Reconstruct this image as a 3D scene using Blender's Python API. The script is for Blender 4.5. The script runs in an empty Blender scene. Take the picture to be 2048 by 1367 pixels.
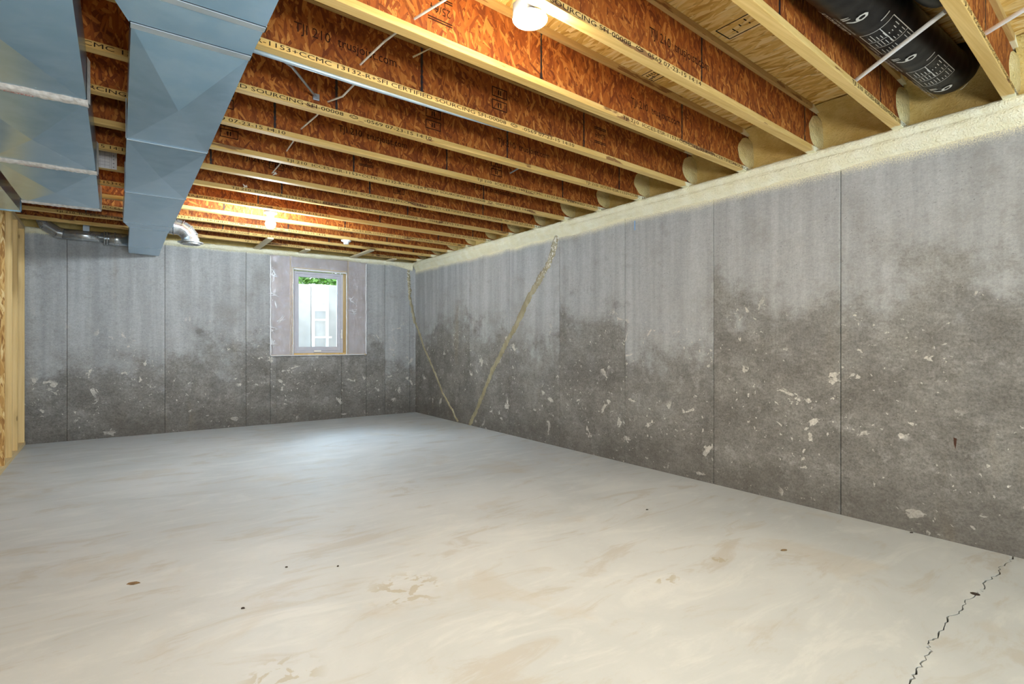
import bpy, bmesh, math, random
from mathutils import Vector, Matrix, noise
random.seed(7)
D = bpy.data
SC = bpy.context.scene
COL = SC.collection
PI = math.pi

# ------------------------------------------------------------------ camera, world, lights
cam_d = D.cameras.new('camera'); cam = D.objects.new('camera', cam_d); COL.objects.link(cam)
cam.location = (0, 0, 1.108)
cam.rotation_euler = (PI / 2, 0, -math.radians(35.867))
cam_d.sensor_width = 36.0
cam_d.lens = 1068.4 / 2048 * 36.0
cam_d.clip_start = 0.05
SC.camera = cam

SC.view_settings.view_transform = 'Standard'
SC.view_settings.look = 'None'
SC.view_settings.exposure = 0.74
SC.view_settings.gamma = 1.0
SC.view_settings.use_curve_mapping = False
try:
    SC.cycles.use_denoising = True
    SC.cycles.max_bounces = 8
    SC.cycles.diffuse_bounces = 5
    SC.cycles.glossy_bounces = 4
    SC.cycles.transparent_max_bounces = 12
    SC.cycles.sample_clamp_indirect = 6.0
    SC.cycles.caustics_reflective = False
    SC.cycles.caustics_refractive = False
except Exception:
    pass

LAMP_NEAR = 780.0
LAMP_FAR = 1000.0
WARM = (1.0, 0.84, 0.62)
NEUTRAL = (0.84, 0.94, 1.0)

wd = D.worlds.new('sky'); SC.world = wd; wd.use_nodes = True
bgn = wd.node_tree.nodes['Background']
bgn.inputs['Color'].default_value = (0.78, 0.90, 1.0, 1)
bgn.inputs['Strength'].default_value = 1.7

def lamp(name, kind, loc, target, energy, color, **kw):
    l = D.lights.new(name, kind); l.energy = energy; l.color = color
    for k, v in kw.items(): setattr(l, k, v)
    o = D.objects.new(name, l); COL.objects.link(o); o.location = loc
    o.rotation_euler = (Vector(target) - Vector(loc)).to_track_quat('-Z', 'Y').to_euler()
    return o
lamp('sun', 'SUN', (1.2, 9, 6), (1.2 + 1.62, 9 - .29, 6 - 1.95), 6.0, (1.0, .95, .86), angle=math.radians(.6))
lamp('added_cool_back_fill', 'AREA', (1.2, -3.7, 0.95), (1.5, 4, 1.15), 150.0, (0.62, 0.83, 1.0), shape='RECTANGLE', size=2.8, size_y=1.5)  # added bluish fill light behind the camera; no door stands there
lamp('lamp_in_left_bay', 'POINT', (-2.1, 2.6, 2.1), (-2.1, 2.6, 0), 32.0, (1.0, .84, .62), shadow_soft_size=.06)
lamp('camera_flash', 'AREA', (.1, -.9, 1.35), (2.4, 2.2, 2.75), 38.0, (1.0, .92, .80), shape='DISK', size=.35)
lamp('daylight_through_window', 'AREA', (2.25, 8.75, 2.75), (2.2, 6.4, 0.0), 80.0, (0.60, 0.82, 1.0), shape='RECTANGLE', size=1.3, size_y=1.1, spread=math.radians(120))

# ------------------------------------------------------------------ helpers
class MB:
    def __init__(s): s.v = []; s.f = []
    def add(s, vs, fs):
        n = len(s.v); s.v += [tuple(v) for v in vs]; s.f += [tuple(i + n for i in f) for f in fs]; return s
    def box(s, x0, y0, z0, x1, y1, z1):
        return s.add([(x0,y0,z0),(x1,y0,z0),(x1,y1,z0),(x0,y1,z0),(x0,y0,z1),(x1,y0,z1),(x1,y1,z1),(x0,y1,z1)],
                     [(0,3,2,1),(4,5,6,7),(0,1,5,4),(1,2,6,5),(2,3,7,6),(3,0,4,7)])
    def grid(s, rows, close=False, flip=False):
        n = len(rows[0]); vs = [p for r in rows for p in r]; fs = []
        for i in range(len(rows) - 1):
            for j in range(n if close else n - 1):
                k = (j + 1) % n
                q = (i*n+j, i*n+k, (i+1)*n+k, (i+1)*n+j)
                fs.append(q[::-1] if flip else q)
        return s.add(vs, fs)
    def tube(s, pts, r, n=16, caps=True, up=(0, 0, 1)):
        pts = [Vector(p) for p in pts]; rows = []
        rs = r if isinstance(r, (list, tuple)) else [r] * len(pts)
        t0 = (pts[1] - pts[0]).normalized(); a = Vector(up)
        if abs(a.dot(t0)) > .95: a = Vector((1, 0, 0))
        nrm = (a - t0 * a.dot(t0)).normalized()
        for i, p in enumerate(pts):
            t = (pts[min(i+1, len(pts)-1)] - pts[max(i-1, 0)]).normalized()
            nrm = (nrm - t * nrm.dot(t)).normalized(); b = t.cross(nrm)
            rows.append([p + (nrm * math.cos(q) + b * math.sin(q)) * rs[i] for q in [2*PI*k/n for k in range(n)]])
        s.grid(rows, close=True)
        if caps:
            m = len(s.v); s.f.append(tuple(range(m - n, m))); s.f.append(tuple(range(m - n*len(pts), m - n*len(pts) + n))[::-1])
        return s
    def lathe(s, prof, c=(0, 0, 0), n=32):
        rows = [[(c[0]+r*math.cos(2*PI*k/n), c[1]+r*math.sin(2*PI*k/n), c[2]+z) for k in range(n)] for r, z in prof]
        return s.grid(rows, close=True)
    def sphere(s, c, r, n=24, m=14, sz=1.0):
        return s.lathe([(r*math.sin(PI*i/m) + 1e-5, -r*sz*math.cos(PI*i/m)) for i in range(m+1)], c, n)
    def build(s, name, mat, parent=None, smooth=False, bevel=0):
        me = D.meshes.new(name); me.from_pydata(s.v, [], s.f); me.update()
        if mat: me.materials.append(mat)
        if smooth:
            me.shade_smooth()
        o = D.objects.new(name, me); COL.objects.link(o)
        if parent: o.parent = parent
        if bevel:
            b = o.modifiers.new('bevel', 'BEVEL'); b.width = bevel; b.segments = 2; b.limit_method = 'ANGLE'
        return o

def tag(o, label=None, cat=None, group=None, kind=None):
    if label: o['label'] = label
    if cat: o['category'] = cat
    if group: o['group'] = group
    if kind: o['kind'] = kind
    return o
def thing(name, label, cat, loc=(0, 0, 0), group=None, rz=0):
    o = D.objects.new(name, None); COL.objects.link(o); o.location = loc; o.rotation_euler = (0, 0, rz)
    o.empty_display_size = .05
    return tag(o, label, cat, group)
def bez(p0, p1, p2, n=8):
    p0, p1, p2 = Vector(p0), Vector(p1), Vector(p2)
    return [p0*(1-t)**2 + p1*2*t*(1-t) + p2*t*t for t in [i/n for i in range(n+1)]]
def text_data(body, size, sx=1.0, align='LEFT', offset=0.0):
    c = D.curves.new('print', 'FONT'); c.body = body; c.size = size; c.align_x = align; c.offset = offset
    c.resolution_u = 2
    o = D.objects.new('print', c); COL.objects.link(o)
    dg = bpy.context.evaluated_depsgraph_get(); dg.update()
    me = D.meshes.new_from_object(o.evaluated_get(dg))
    D.objects.remove(o); D.curves.remove(c)
    for v in me.vertices: v.co.x *= sx
    me.name = 'lettering'
    return me
def width(me): xs = [v.co.x for v in me.vertices]; return max(xs) - min(xs)
def put(name, me, parent, loc, rot=(PI/2, 0, 0), mat=None):
    if mat and not me.materials: me.materials.append(mat)
    o = D.objects.new(name, me); COL.objects.link(o); o.parent = parent; o.location = loc; o.rotation_euler = rot
    return o

# ------------------------------------------------------------------ materials
class NT:
    def __init__(s, name):
        s.m = D.materials.new(name); s.m.use_nodes = True; s.t = s.m.node_tree
        s.b = s.t.nodes['Principled BSDF']; s.out = s.t.nodes['Material Output']
    def n(s, kind, ins=None, **kw):
        x = s.t.nodes.new(kind)
        for k, v in kw.items(): setattr(x, k, v)
        for k, v in (ins or {}).items(): s.set(x.inputs[k], v)
        return x
    def set(s, sock, v):
        if isinstance(v, bpy.types.NodeSocket): s.t.links.new(v, sock)
        elif isinstance(v, bpy.types.Node): s.t.links.new(v.outputs[0], sock)
        else:
            if sock.type == 'RGBA' and len(v) == 3: v = (*v, 1)
            sock.default_value = v
    def pos(s): return s.n('ShaderNodeNewGeometry').outputs['Position']
    def math(s, op, a, b=0.0, c=None, clamp=False):
        x = s.n('ShaderNodeMath', operation=op, use_clamp=clamp); s.set(x.inputs[0], a); s.set(x.inputs[1], b)
        if c is not None: s.set(x.inputs[2], c)
        return x.outputs[0]
    def vmul(s, v, k): x = s.n('ShaderNodeVectorMath', operation='MULTIPLY'); s.set(x.inputs[0], v); s.set(x.inputs[1], k); return x.outputs[0]
    def vadd(s, v, k): x = s.n('ShaderNodeVectorMath', operation='ADD'); s.set(x.inputs[0], v); s.set(x.inputs[1], k); return x.outputs[0]
    def noise(s, v, scale, detail=4, rough=.55, dist=0.0):
        return s.n('ShaderNodeTexNoise', {'Vector': v, 'Scale': scale, 'Detail': detail, 'Roughness': rough, 'Distortion': dist}).outputs['Fac']
    def step(s, v, a, b, lo=0.0, hi=1.0):
        x = s.n('ShaderNodeMapRange', interpolation_type='SMOOTHSTEP'); s.set(x.inputs['Value'], v)
        for k, q in zip(('From Min', 'From Max', 'To Min', 'To Max'), (a, b, lo, hi)): s.set(x.inputs[k], q)
        return x.outputs[0]
    def mix(s, f, a, b, mode='MIX'):
        x = s.n('ShaderNodeMix', data_type='RGBA', blend_type=mode)
        s.set(x.inputs['Factor'], f); s.set(x.inputs[6], a); s.set(x.inputs[7], b); return x.outputs[2]
    def mixf(s, f, a, b):
        x = s.n('ShaderNodeMix', data_type='FLOAT'); s.set(x.inputs['Factor'], f); s.set(x.inputs[2], a); s.set(x.inputs[3], b); return x.outputs[0]
    def ramp(s, f, stops):
        x = s.n('ShaderNodeValToRGB'); s.set(x.inputs[0], f); e = x.color_ramp.elements
        while len(e) < len(stops): e.new(.5)
        for q, (p, c) in zip(e, stops): q.position = p; q.color = (*c, 1)
        return x.outputs[0]
    def sep(s, v): return s.n('ShaderNodeSeparateXYZ', {'Vector': v}).outputs
    def comb(s, x=0.0, y=0.0, z=0.0): return s.n('ShaderNodeCombineXYZ', {'X': x, 'Y': y, 'Z': z}).outputs[0]
    def rnd(s): return s.n('ShaderNodeObjectInfo').outputs['Random']
    def fin(s, color, rough=.6, metal=0.0, bump=None, bs=.3, bd=.01, spec=None):
        s.set(s.b.inputs['Base Color'], color); s.set(s.b.inputs['Roughness'], rough); s.set(s.b.inputs['Metallic'], metal)
        if spec is not None: s.set(s.b.inputs['Specular IOR Level'], spec)
        if bump is not None:
            bn = s.n('ShaderNodeBump', {'Height': bump, 'Strength': bs, 'Distance': bd}); s.set(s.b.inputs['Normal'], bn)
        return s.m

def plain(name, c, rough=.5, metal=0.0, var=.12, scale=12, spec=None):
    t = NT(name); p = t.pos()
    f = t.noise(p, scale, 4)
    col = t.mix(t.step(f, .3, .7), tuple(x*(1-var) for x in c), tuple(min(1, x*(1+var)) for x in c))
    return t.fin(col, rough, metal, bump=f, bs=.08, spec=spec)

def emit(name, c, s):
    t = NT(name); e = t.n('ShaderNodeEmission', {'Color': c, 'Strength': s}); t.t.links.new(e.outputs[0], t.out.inputs[0]); return t.m

FOAM_C = (.84, .79, .56)
def concrete_wall(name, axis):
    t = NT(name); p = t.pos(); x, y, z = t.sep(p)
    s = y if axis == 'y' else x
    r = t.rnd()
    uv = t.comb(s, z, t.math('MULTIPLY', r, 3.0))
    flat = t.comb(s, z, 0.0)
    big = t.noise(flat, 1.1, 6, .62)
    wet = t.noise(uv, 2.6, 8, .68, .1)
    streak = t.noise(t.vmul(uv, (9.0, .5, 1.0)), 1.0, 5, .6)
    h = t.math('ADD', z, t.math('MULTIPLY', t.math('SUBTRACT', wet, .5), 1.5))
    h = t.math('ADD', h, t.math('MULTIPLY', t.math('SUBTRACT', big, .5), 1.5))
    h = t.math('ADD', h, t.math('MULTIPLY', t.math('SUBTRACT', r, .5), .45))
    if axis == 'x': h = t.math('ADD', h, .22)
    m = t.math('ADD', t.math('MULTIPLY', t.step(h, .55, 1.75), .55), t.math('MULTIPLY', t.step(h, 1.08, 1.36), .45))
    top = t.mix(t.step(streak, .35, .68), (.350, .357, .362), (.450, .460, .468))
    top = t.mix(t.step(t.noise(uv, 1.7, 5, .6), .52, .78), top, (.295, .290, .280))
    low = t.mix(t.step(t.noise(flat, 3.0, 7, .7), .35, .7), (.165, .156, .143), (.262, .252, .234))
    col = t.mix(m, low, top)
    # second, broken tide mark
    tide = t.math('MULTIPLY', t.step(t.noise(flat, 5.5, 8, .74, .15), .54, .64), t.step(h, 1.75, 1.2))
    col = t.mix(t.math('MULTIPLY', tide, .45), col, (.36, .35, .335))
    # rusty / green tints
    col = t.mix(t.math('MULTIPLY', t.step(t.noise(t.vmul(uv, (2.5, .45, 1)), 1.3, 4), .62, .8), .35), col, (.30, .24, .15))
    # whitish laitance flakes, lower part of the wall
    dens = t.math('MULTIPLY', t.step(z, 1.75, .75), t.step(t.noise(flat, 1.6, 2), .38, .60))
    f1 = t.noise(t.vadd(flat, (3.1, 0, 0)), 6.3, 6, .58, .5)
    f2 = t.noise(t.vadd(flat, (9.4, 2, 0)), 26.0, 4, .55, .3)
    k = t.math('MAXIMUM', t.step(f1, .625, .640), t.step(f2, .655, .675))
    k = t.math('MULTIPLY', k, t.step(dens, .15, .4))
    col = t.mix(t.math('MULTIPLY', k, .85), col, (.60, .57, .52))
    # fine grain and pits
    g = t.math('ADD', t.math('MULTIPLY', t.noise(p, 75.0, 6, .75), .6), t.math('MULTIPLY', t.noise(t.vmul(p, (1, 1, 1.7)), 26.0, 6, .72), .4))
    g = t.step(g, .32, .68)
    gt = t.mix(g, (.84, .84, .84), (1.14, 1.14, 1.14)); gl = t.mix(g, (.62, .61, .60), (1.34, 1.34, 1.34))
    col = t.mix(1.0, col, t.mix(m, gl, gt), 'MULTIPLY')
    mot = t.noise(flat, 7.0, 6, .7, .2)
    col = t.mix(t.math('MULTIPLY', t.step(mot, .55, .68), .35), col, t.mix(m, (.10, .092, .082), (.26, .25, .235)))
    pit = t.math('LESS_THAN', t.n('ShaderNodeTexVoronoi', {'Vector': flat, 'Scale': 34.0}).outputs['Distance'], .085)
    pit = t.math('MULTIPLY', pit, t.step(t.noise(flat, 4.0, 3), .5, .62))
    col = t.mix(t.math('MULTIPLY', pit, .75), col, (.05, .045, .04))
    # grime at the foot of the wall and crumbs of darker paste
    ft = t.math('ADD', z, t.math('MULTIPLY', t.math('SUBTRACT', t.noise(flat, 2.2, 5), .5), .5))
    col = t.mix(t.math('MULTIPLY', t.step(ft, .42, .0), .45), col, (.085, .075, .065))
    cr = t.step(t.noise(t.vmul(flat, (1, 1.4, 1)), 48.0, 5, .7, .2), .60, .66)
    cr = t.math('MULTIPLY', cr, t.step(t.noise(flat, 2.4, 4), .40, .60))
    col = t.mix(t.math('MULTIPLY', cr, .45), col, (.075, .065, .055))
    # foam overspray under the sill
    ov = t.math('ADD', z, t.math('MULTIPLY', t.math('SUBTRACT', t.noise(flat, 3.5, 3), .5), .07))
    ov = t.math('ADD', ov, t.math('MULTIPLY', t.math('SUBTRACT', t.noise(p, 150.0, 2), .5), .13))
    col = t.mix(t.step(ov, 2.165, 2.245) if axis == 'y' else t.step(ov, 2.275, 2.31), col, FOAM_C)
    bump = t.math('ADD', t.math('MULTIPLY', g, .5), t.math('MULTIPLY', k, .6))
    bump = t.math('SUBTRACT', bump, pit)
    return t.fin(col, .88, bump=bump, bs=.6, bd=.008, spec=.2)

def concrete_floor():
    t = NT('floor_concrete'); p = t.pos(); x, y, z = t.sep(p)
    flat = t.comb(x, y, 0.0)
    a = t.noise(flat, .9, 6, .6, .6)
    tro = t.noise(t.vmul(flat, (1.0, 3.2, 1)), 1.6, 7, .68, .8)
    fine = t.noise(flat, 16, 6, .7)
    col = t.mix(t.step(a, .3, .7), (.412, .445, .478), (.492, .523, .556))
    col = t.mix(t.math('MULTIPLY', t.step(tro, .50, .66), .55), col, (.545, .570, .590))
    col = t.mix(t.math('MULTIPLY', t.step(tro, .47, .34), .55), col, (.375, .352, .320))
    col = t.mix(t.math('MULTIPLY', t.step(t.noise(t.vadd(flat, (5, 3, 0)), 1.5, 5, .6, .5), .56, .68), .32), col, (.400, .360, .300))
    blot = t.noise(flat, 11, 4, .6, .4)
    for (cx, cy, rad) in [(1.02, 2.22, .22), (.42, 1.88, .16), (.25, 1.72, .2), (2.05, 1.62, .10), (.05, 1.95, .12), (2.45, 1.6, .08)]:
        dd = t.n('ShaderNodeVectorMath', operation='DISTANCE'); t.set(dd.inputs[0], flat); dd.inputs[1].default_value = (cx, cy, 0)
        k = t.math('MULTIPLY', t.step(dd.outputs['Value'], rad, rad*.4), t.step(blot, .53, .57))
        col = t.mix(t.math('MULTIPLY', k, .5), col, (.30, .24, .13))
    col = t.mix(t.math('MULTIPLY', t.step(fine, .62, .78), .25), col, (.70, .68, .65))
    col = t.mix(t.math('MULTIPLY', t.step(fine, .36, .26), .22), col, (.36, .33, .28))
    return t.fin(col, t.mixf(a, .42, .62), bump=t.math('ADD', fine, tro), bs=.06, bd=.01, spec=.3)

def osb(name, plane, stops, angs, L=.085, W=.014, seed=0.0, grain=.35, rough=.75):
    t = NT(name); p = t.pos(); x, y, z = t.sep(p)
    if plane == 'xz': uv = t.comb(t.math('ADD', x, t.math('MULTIPLY', y, 3.7)), t.math('ADD', z, t.math('MULTIPLY', y, .07)), 0.0)
    elif plane == 'xy': uv = t.comb(x, y, 0.0)
    else: uv = t.comb(y, z, 0.0)
    wob = t.n('ShaderNodeTexNoise', {'Vector': uv, 'Scale': 10.0, 'Detail': 3.0}).outputs['Color']
    uv = t.vadd(uv, t.vmul(wob, (.020, .020, 0)))
    h = None
    for i, a in enumerate(angs):
        rt = t.n('ShaderNodeVectorRotate', rotation_type='Z_AXIS'); t.set(rt.inputs['Vector'], t.vadd(uv, (seed + i*7.3, i*3.1, 0))); rt.inputs['Angle'].default_value = math.radians(a)
        q = t.vmul(rt.outputs[0], (1/L, 1/W, 1))
        vo = t.n('ShaderNodeTexVoronoi', {'Vector': q, 'Scale': 1.0, 'Randomness': 1.0}, voronoi_dimensions='2D')
        r, g, b = t.n('ShaderNodeSeparateColor', {'Color': vo.outputs['Color']}).outputs
        gr = t.noise(t.vmul(q, (.35, 3.5, 1)), 1.6, 3, .6)
        tone = t.math('ADD', g, t.math('MULTIPLY', t.math('SUBTRACT', gr, .5), grain*2))
        edge = vo.outputs['Distance']
        if h is None: h, tn, ed = r, tone, edge
        else:
            k = t.math('GREATER_THAN', r, h)
            tn = t.mixf(k, tn, tone); ed = t.mixf(k, ed, edge); h = t.math('MAXIMUM', h, r)
    tn = t.math('ADD', tn, t.math('MULTIPLY', t.math('SUBTRACT', t.noise(uv, 5.0, 3), .5), .45))
    col = t.ramp(tn, stops)
    col = t.mix(t.math('MULTIPLY', t.step(ed, .62, .95), .45), col, tuple(c*.35 for c in stops[0][1]))
    spots = t.step(t.noise(uv, 21.0, 3, .6), .70, .74)
    col = t.mix(t.math('MULTIPLY', spots, .7), col, tuple(c*.3 for c in stops[0][1]))
    bump = t.math('ADD', h, t.math('MULTIPLY', tn, .3))
    return t, col, bump, rough, (x, y, z)

def foamify(t, col, x, start=3.60):
    k = t.math('ADD', x, t.math('MULTIPLY', t.math('SUBTRACT', t.noise(t.pos(), 22.0, 3), .5), .06))
    return t.mix(t.step(k, start, start + .03), col, FOAM_C)

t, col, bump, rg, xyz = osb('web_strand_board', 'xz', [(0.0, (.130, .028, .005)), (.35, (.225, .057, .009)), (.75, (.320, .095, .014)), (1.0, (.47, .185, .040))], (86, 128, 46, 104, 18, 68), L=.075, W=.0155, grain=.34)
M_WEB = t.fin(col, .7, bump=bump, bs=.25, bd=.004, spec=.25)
t, col, bump, rg, xyz = osb('subfloor_strand_board', 'xy', [(0.0, (.48, .26, .05)), (.25, (.70, .44, .12)), (.6, (.80, .56, .20)), (1.0, (.86, .68, .34))], (90, 76, 106, 96, 60), L=.15, W=.021, grain=.42, seed=4)
M_SUB = t.fin(foamify(t, col, xyz[0], 3.66), .75, bump=bump, bs=.25, bd=.004, spec=.25)
t, col, bump, rg, xyz = osb('strand_stud', 'xz', [(0.0, (.24, .10, .02)), (.4, (.50, .28, .08)), (.75, (.68, .45, .17)), (1.0, (.78, .60, .30))], (90, 75, 100), L=.12, W=.012, seed=9)
M_LSL = t.fin(col, .7, bump=bump, bs=.2, bd=.003)

def wood(name, c0, c1, along, knots=False, foam=False, stain=None):
    t = NT(name); p = t.pos(); x, y, z = t.sep(p)
    sc = {'x': (1.2, 60, 60), 'z': (40, 40, 1.0), 'y': (40, 1.2, 40)}[along]
    g = t.noise(t.vmul(p, sc), 1.0, 6, .65, .3)
    b = t.noise(t.vmul(p, tuple(q*.18 for q in sc)), 1.0, 4, .6)
    col = t.mix(t.step(t.math('ADD', t.math('MULTIPLY', g, .6), t.math('MULTIPLY', b, .4)), .35, .65), c0, c1)
    if knots:
        v = t.n('ShaderNodeTexVoronoi', {'Vector': t.vmul(p, (7, 2.2, 2.2)), 'Scale': 1.0}).outputs['Distance']
        col = t.mix(t.step(v, .085, .05), col, tuple(q*.35 for q in c0))
        col = t.mix(t.math('MULTIPLY', t.step(v, .28, .1), .4), col, tuple(q*.7 for q in c0))
    if stain:
        s = t.noise(t.vmul(p, (2.4, 5, 14)), 1.0, 4, .6)
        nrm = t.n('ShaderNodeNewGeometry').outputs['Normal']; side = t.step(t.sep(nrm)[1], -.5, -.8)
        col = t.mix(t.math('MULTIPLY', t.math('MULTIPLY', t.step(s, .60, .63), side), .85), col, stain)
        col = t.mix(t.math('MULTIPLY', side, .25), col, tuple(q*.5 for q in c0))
    if foam: col = foamify(t, col, x)
    return t.fin(col, .62, bump=g, bs=.12, bd=.002, spec=.3)
M_FLANGE = wood('flange_veneer_lumber', (.59, .37, .105), (.77, .54, .21), 'x', foam=True, stain=(.13, .035, .02))
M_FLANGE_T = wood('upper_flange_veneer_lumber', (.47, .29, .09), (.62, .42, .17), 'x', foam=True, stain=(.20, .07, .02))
M_STUD = wood('spruce_stud', (.60, .40, .155), (.74, .55, .27), 'z', knots=True)
M_PLATE = wood('spruce_plate', (.58, .43, .22), (.70, .56, .33), 'y')
M_BOARD = wood('pale_board', (.62, .52, .33), (.74, .65, .45), 'y')
M_RIM = wood('rim_board', (.36, .22, .08), (.48, .31, .12), 'y')
M_INK = plain('black_ink', (.018, .012, .010), .8, var=.4, spec=.1)
M_INKW = plain('faded_ink', (.030, .012, .006), .8, var=.4, spec=.1)
M_GLUE = plain('dark_glue', (.012, .008, .010), .5)
M_CW_R = concrete_wall('right_wall_concrete', 'y')
M_CW_F = concrete_wall('far_wall_concrete', 'x')
M_CJ = plain('dark_joint_mortar', (.10, .085, .07), .9)  # dark backing that shows in the gaps between wall panels
M_FLOOR = concrete_floor()
M_SOIL = plain('dark_crack_soil', (.025, .014, .009), .95)

def foam_mat(name, c, dark):
    t = NT(name); p = t.pos()
    a = t.noise(p, 85, 4, .6); b = t.noise(p, 9, 4, .6); w = t.noise(t.vmul(p, (1, .35, 1)), 38, 3)
    col = t.mix(t.step(b, .3, .7), dark, c)
    return t.fin(col, .72, bump=t.math('ADD', t.math('ADD', a, w), b), bs=1.0, bd=.012, spec=.25)
M_FOAM = foam_mat('cream_spray_foam', (.90, .87, .68), (.83, .78, .55))
M_FOAMD = foam_mat('yellowed_spray_foam', (.72, .56, .23), (.60, .43, .14))

M_FOAMM = foam_mat('dull_cream_spray_foam', (.74, .62, .32), (.64, .51, .22))

def galv(name, c0, c1, rough=(.20, .30), sp=8):
    t = NT(name); p = t.pos(); r = t.rnd()
    v = t.noise(t.vadd(p, t.comb(r, r, r)), sp, 5, .6)
    br = t.noise(t.vmul(p, (2.0, 90, 60)), 1.0, 3, .6)
    col = t.mix(t.step(v, .3, .7), c0, c1)
    return t.fin(col, t.mixf(v, rough[0], rough[1]), .78, bump=br, bs=.03, bd=.002)
M_GALV = galv('galvanised_sheet', (.34, .54, .70), (.44, .63, .78))
M_CLEAT = galv('dull_galvanised_strip', (.44, .52, .58), (.54, .61, .66), (.55, .65))
M_GALVP = galv('galvanised_pipe', (.40, .42, .43), (.54, .56, .57), (.20, .32))
M_STRAP = galv('grey_steel', (.30, .34, .38), (.42, .46, .50), (.35, .5))
M_COND = plain('blue_grey_conduit', (.36, .45, .52), .4, .3)
M_TAPE = plain('white_foil_tape', (.72, .70, .68), .38, .25, var=.18, scale=40)
M_RED = plain('red_print', (.55, .04, .03), .6)
M_WHITE = plain('white_porcelain', (.85, .85, .84), .3, var=.03)
M_VINYL = plain('window_vinyl', (.52, .52, .58), .35, var=.04)
M_CABLE = plain('white_cable_sheath', (.78, .74, .66), .5)
M_FLEX = plain('black_duct_jacket', (.009, .008, .0075), .42, var=.3, scale=30, spec=.3)
M_FLEXINK = plain('pale_grey_print', (.55, .54, .50), .5)
M_BAR = plain('pale_steel_bar', (.84, .86, .88), .4, .0, var=.04)
M_PAPER = plain('white_paper', (.72, .74, .78), .8, var=.05)
M_GREY = plain('grey_print', (.22, .24, .28), .8)
M_SEAL = None
def seal_mat():
    t = NT('tan_crack_sealant'); p = t.pos(); n = t.noise(p, 40, 5, .7); m = t.noise(t.vmul(p, (1, 1, .4)), 14, 4)
    col = t.mix(t.step(m, .35, .65), (.25, .215, .125), (.36, .32, .21))
    z = t.sep(p)[2]
    k = t.math('MULTIPLY', t.step(t.noise(p, 45, 3), .5, .6), t.step(z, 1.6, 2.1))
    col = t.mix(t.math('MULTIPLY', k, .8), col, (.78, .77, .70))
    return t.fin(col, .45, bump=n, bs=.6, bd=.006)
M_SEAL = seal_mat()
M_INS = plain('pinkish_insulation', (.36, .30, .27), .9, var=.15, scale=5)
M_BULB = emit('lit_bulb', NEUTRAL, LAMP_FAR)
M_DISC = emit('lit_disc_lens', WARM, LAMP_NEAR)
M_WELL = plain('grey_well_concrete', (.54, .56, .56), .9, var=.1, scale=3)  # plain grey concrete of the window well
M_LADDER = plain('white_ladder_paint', (.88, .88, .88), .5, var=.02)
M_LEAF = plain('green_leaf', (.13, .30, .06), .6, var=.5, scale=9)
M_GRASS = plain('lawn', (.10, .20, .05), .9)
M_BLUE = plain('blue_chalk', (.20, .36, .62), .8)
M_RUST = plain('rust', (.055, .020, .010), .9)
M_FILMB = None
def glass_mat():
    t = NT('window_glass'); tr = t.n('ShaderNodeBsdfTransparent'); gl = t.n('ShaderNodeBsdfGlossy', {'Roughness': .02})
    fr = t.n('ShaderNodeFresnel', {'IOR': 1.35}); mx = t.n('ShaderNodeMixShader')
    t.set(mx.inputs[0], fr.outputs[0]); t.set(mx.inputs[1], tr.outputs[0]); t.set(mx.inputs[2], gl.outputs[0])
    t.t.links.new(mx.outputs[0], t.out.inputs[0]); return t.m
M_GLASS = glass_mat()
def film_mat():
    t = NT('clear_plastic_film'); p = t.pos()
    tr = t.n('ShaderNodeBsdfTransparent', {'Color': (.93, .92, .94)}); gl = t.n('ShaderNodeBsdfGlossy', {'Roughness': .12, 'Color': (.9, .9, .95)})
    df = t.n('ShaderNodeBsdfDiffuse', {'Color': (.66, .64, .68)})
    w = t.noise(t.vmul(p, (1, 1, .45)), 22, 5, .65, 1.2)
    bn = t.n('ShaderNodeBump', {'Height': w, 'Strength': .8, 'Distance': .02}); t.set(gl.inputs['Normal'], bn.outputs[0])
    m1 = t.n('ShaderNodeMixShader', {0: .24}); t.set(m1.inputs[1], tr.outputs[0]); t.set(m1.inputs[2], df.outputs[0])
    m2 = t.n('ShaderNodeMixShader', {0: .14}); t.set(m2.inputs[1], m1.outputs[0]); t.set(m2.inputs[2], gl.outputs[0])
    t.t.links.new(m2.outputs[0], t.out.inputs[0]); return t.m
M_FILM = film_mat()

# ------------------------------------------------------------------ constants
XR, YF, ZJ, DJ = 3.7194, 7.7528, 2.354, .3016
ZT = ZJ + DJ
XLFT, YBK = -3.4, -4.0
K = .066; SK = math.atan(K)
YJ = lambda i: .697 + .486 * i            # near flange edge at x = 3.66
def jy(i, x): return YJ(i) + K * (x - 3.66)
WT = 2.316                                  # top of the concrete

# ------------------------------------------------------------------ setting: floor
crack = [(3.7194,.721),(3.60,.716),(3.48,.728),(3.36,.706),(3.24,.722),(3.12,.701),(3.03,.711),(2.90,.715),(2.80,.700),(2.70,.716),(2.60,.702),(2.48,.690),(2.40,.696),(2.33,.672),(2.22,.668),(2.14,.655),(2.06,.649),(1.9,.64),(1.5,.655),(1.0,.63),(.4,.64),(-.3,.61),(-1.2,.63),(-2.2,.60),(XLFT,.62)]
cr = []
for (a, b), (c, d) in zip(crack[:-1], crack[1:]):
    n = 5
    for q in range(n):
        t_ = q / n; cr.append((a+(c-a)*t_, b+(d-b)*t_ + (random.uniform(-.009, .009) if q else 0)))
cr.append(crack[-1])
xr_, yf_ = 3.95, 8.0
fl = MB()
gw = [random.uniform(.0014, .0036) for _ in cr]
far = [(xr_, yf_, 0), (XLFT - .2, yf_, 0), (XLFT - .2, cr[-1][1] + .003, 0)] + [(x, y + g, 0) for (x, y), g in zip(cr[::-1], gw[::-1])] + [(xr_, cr[0][1] + .003, 0)]
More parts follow.
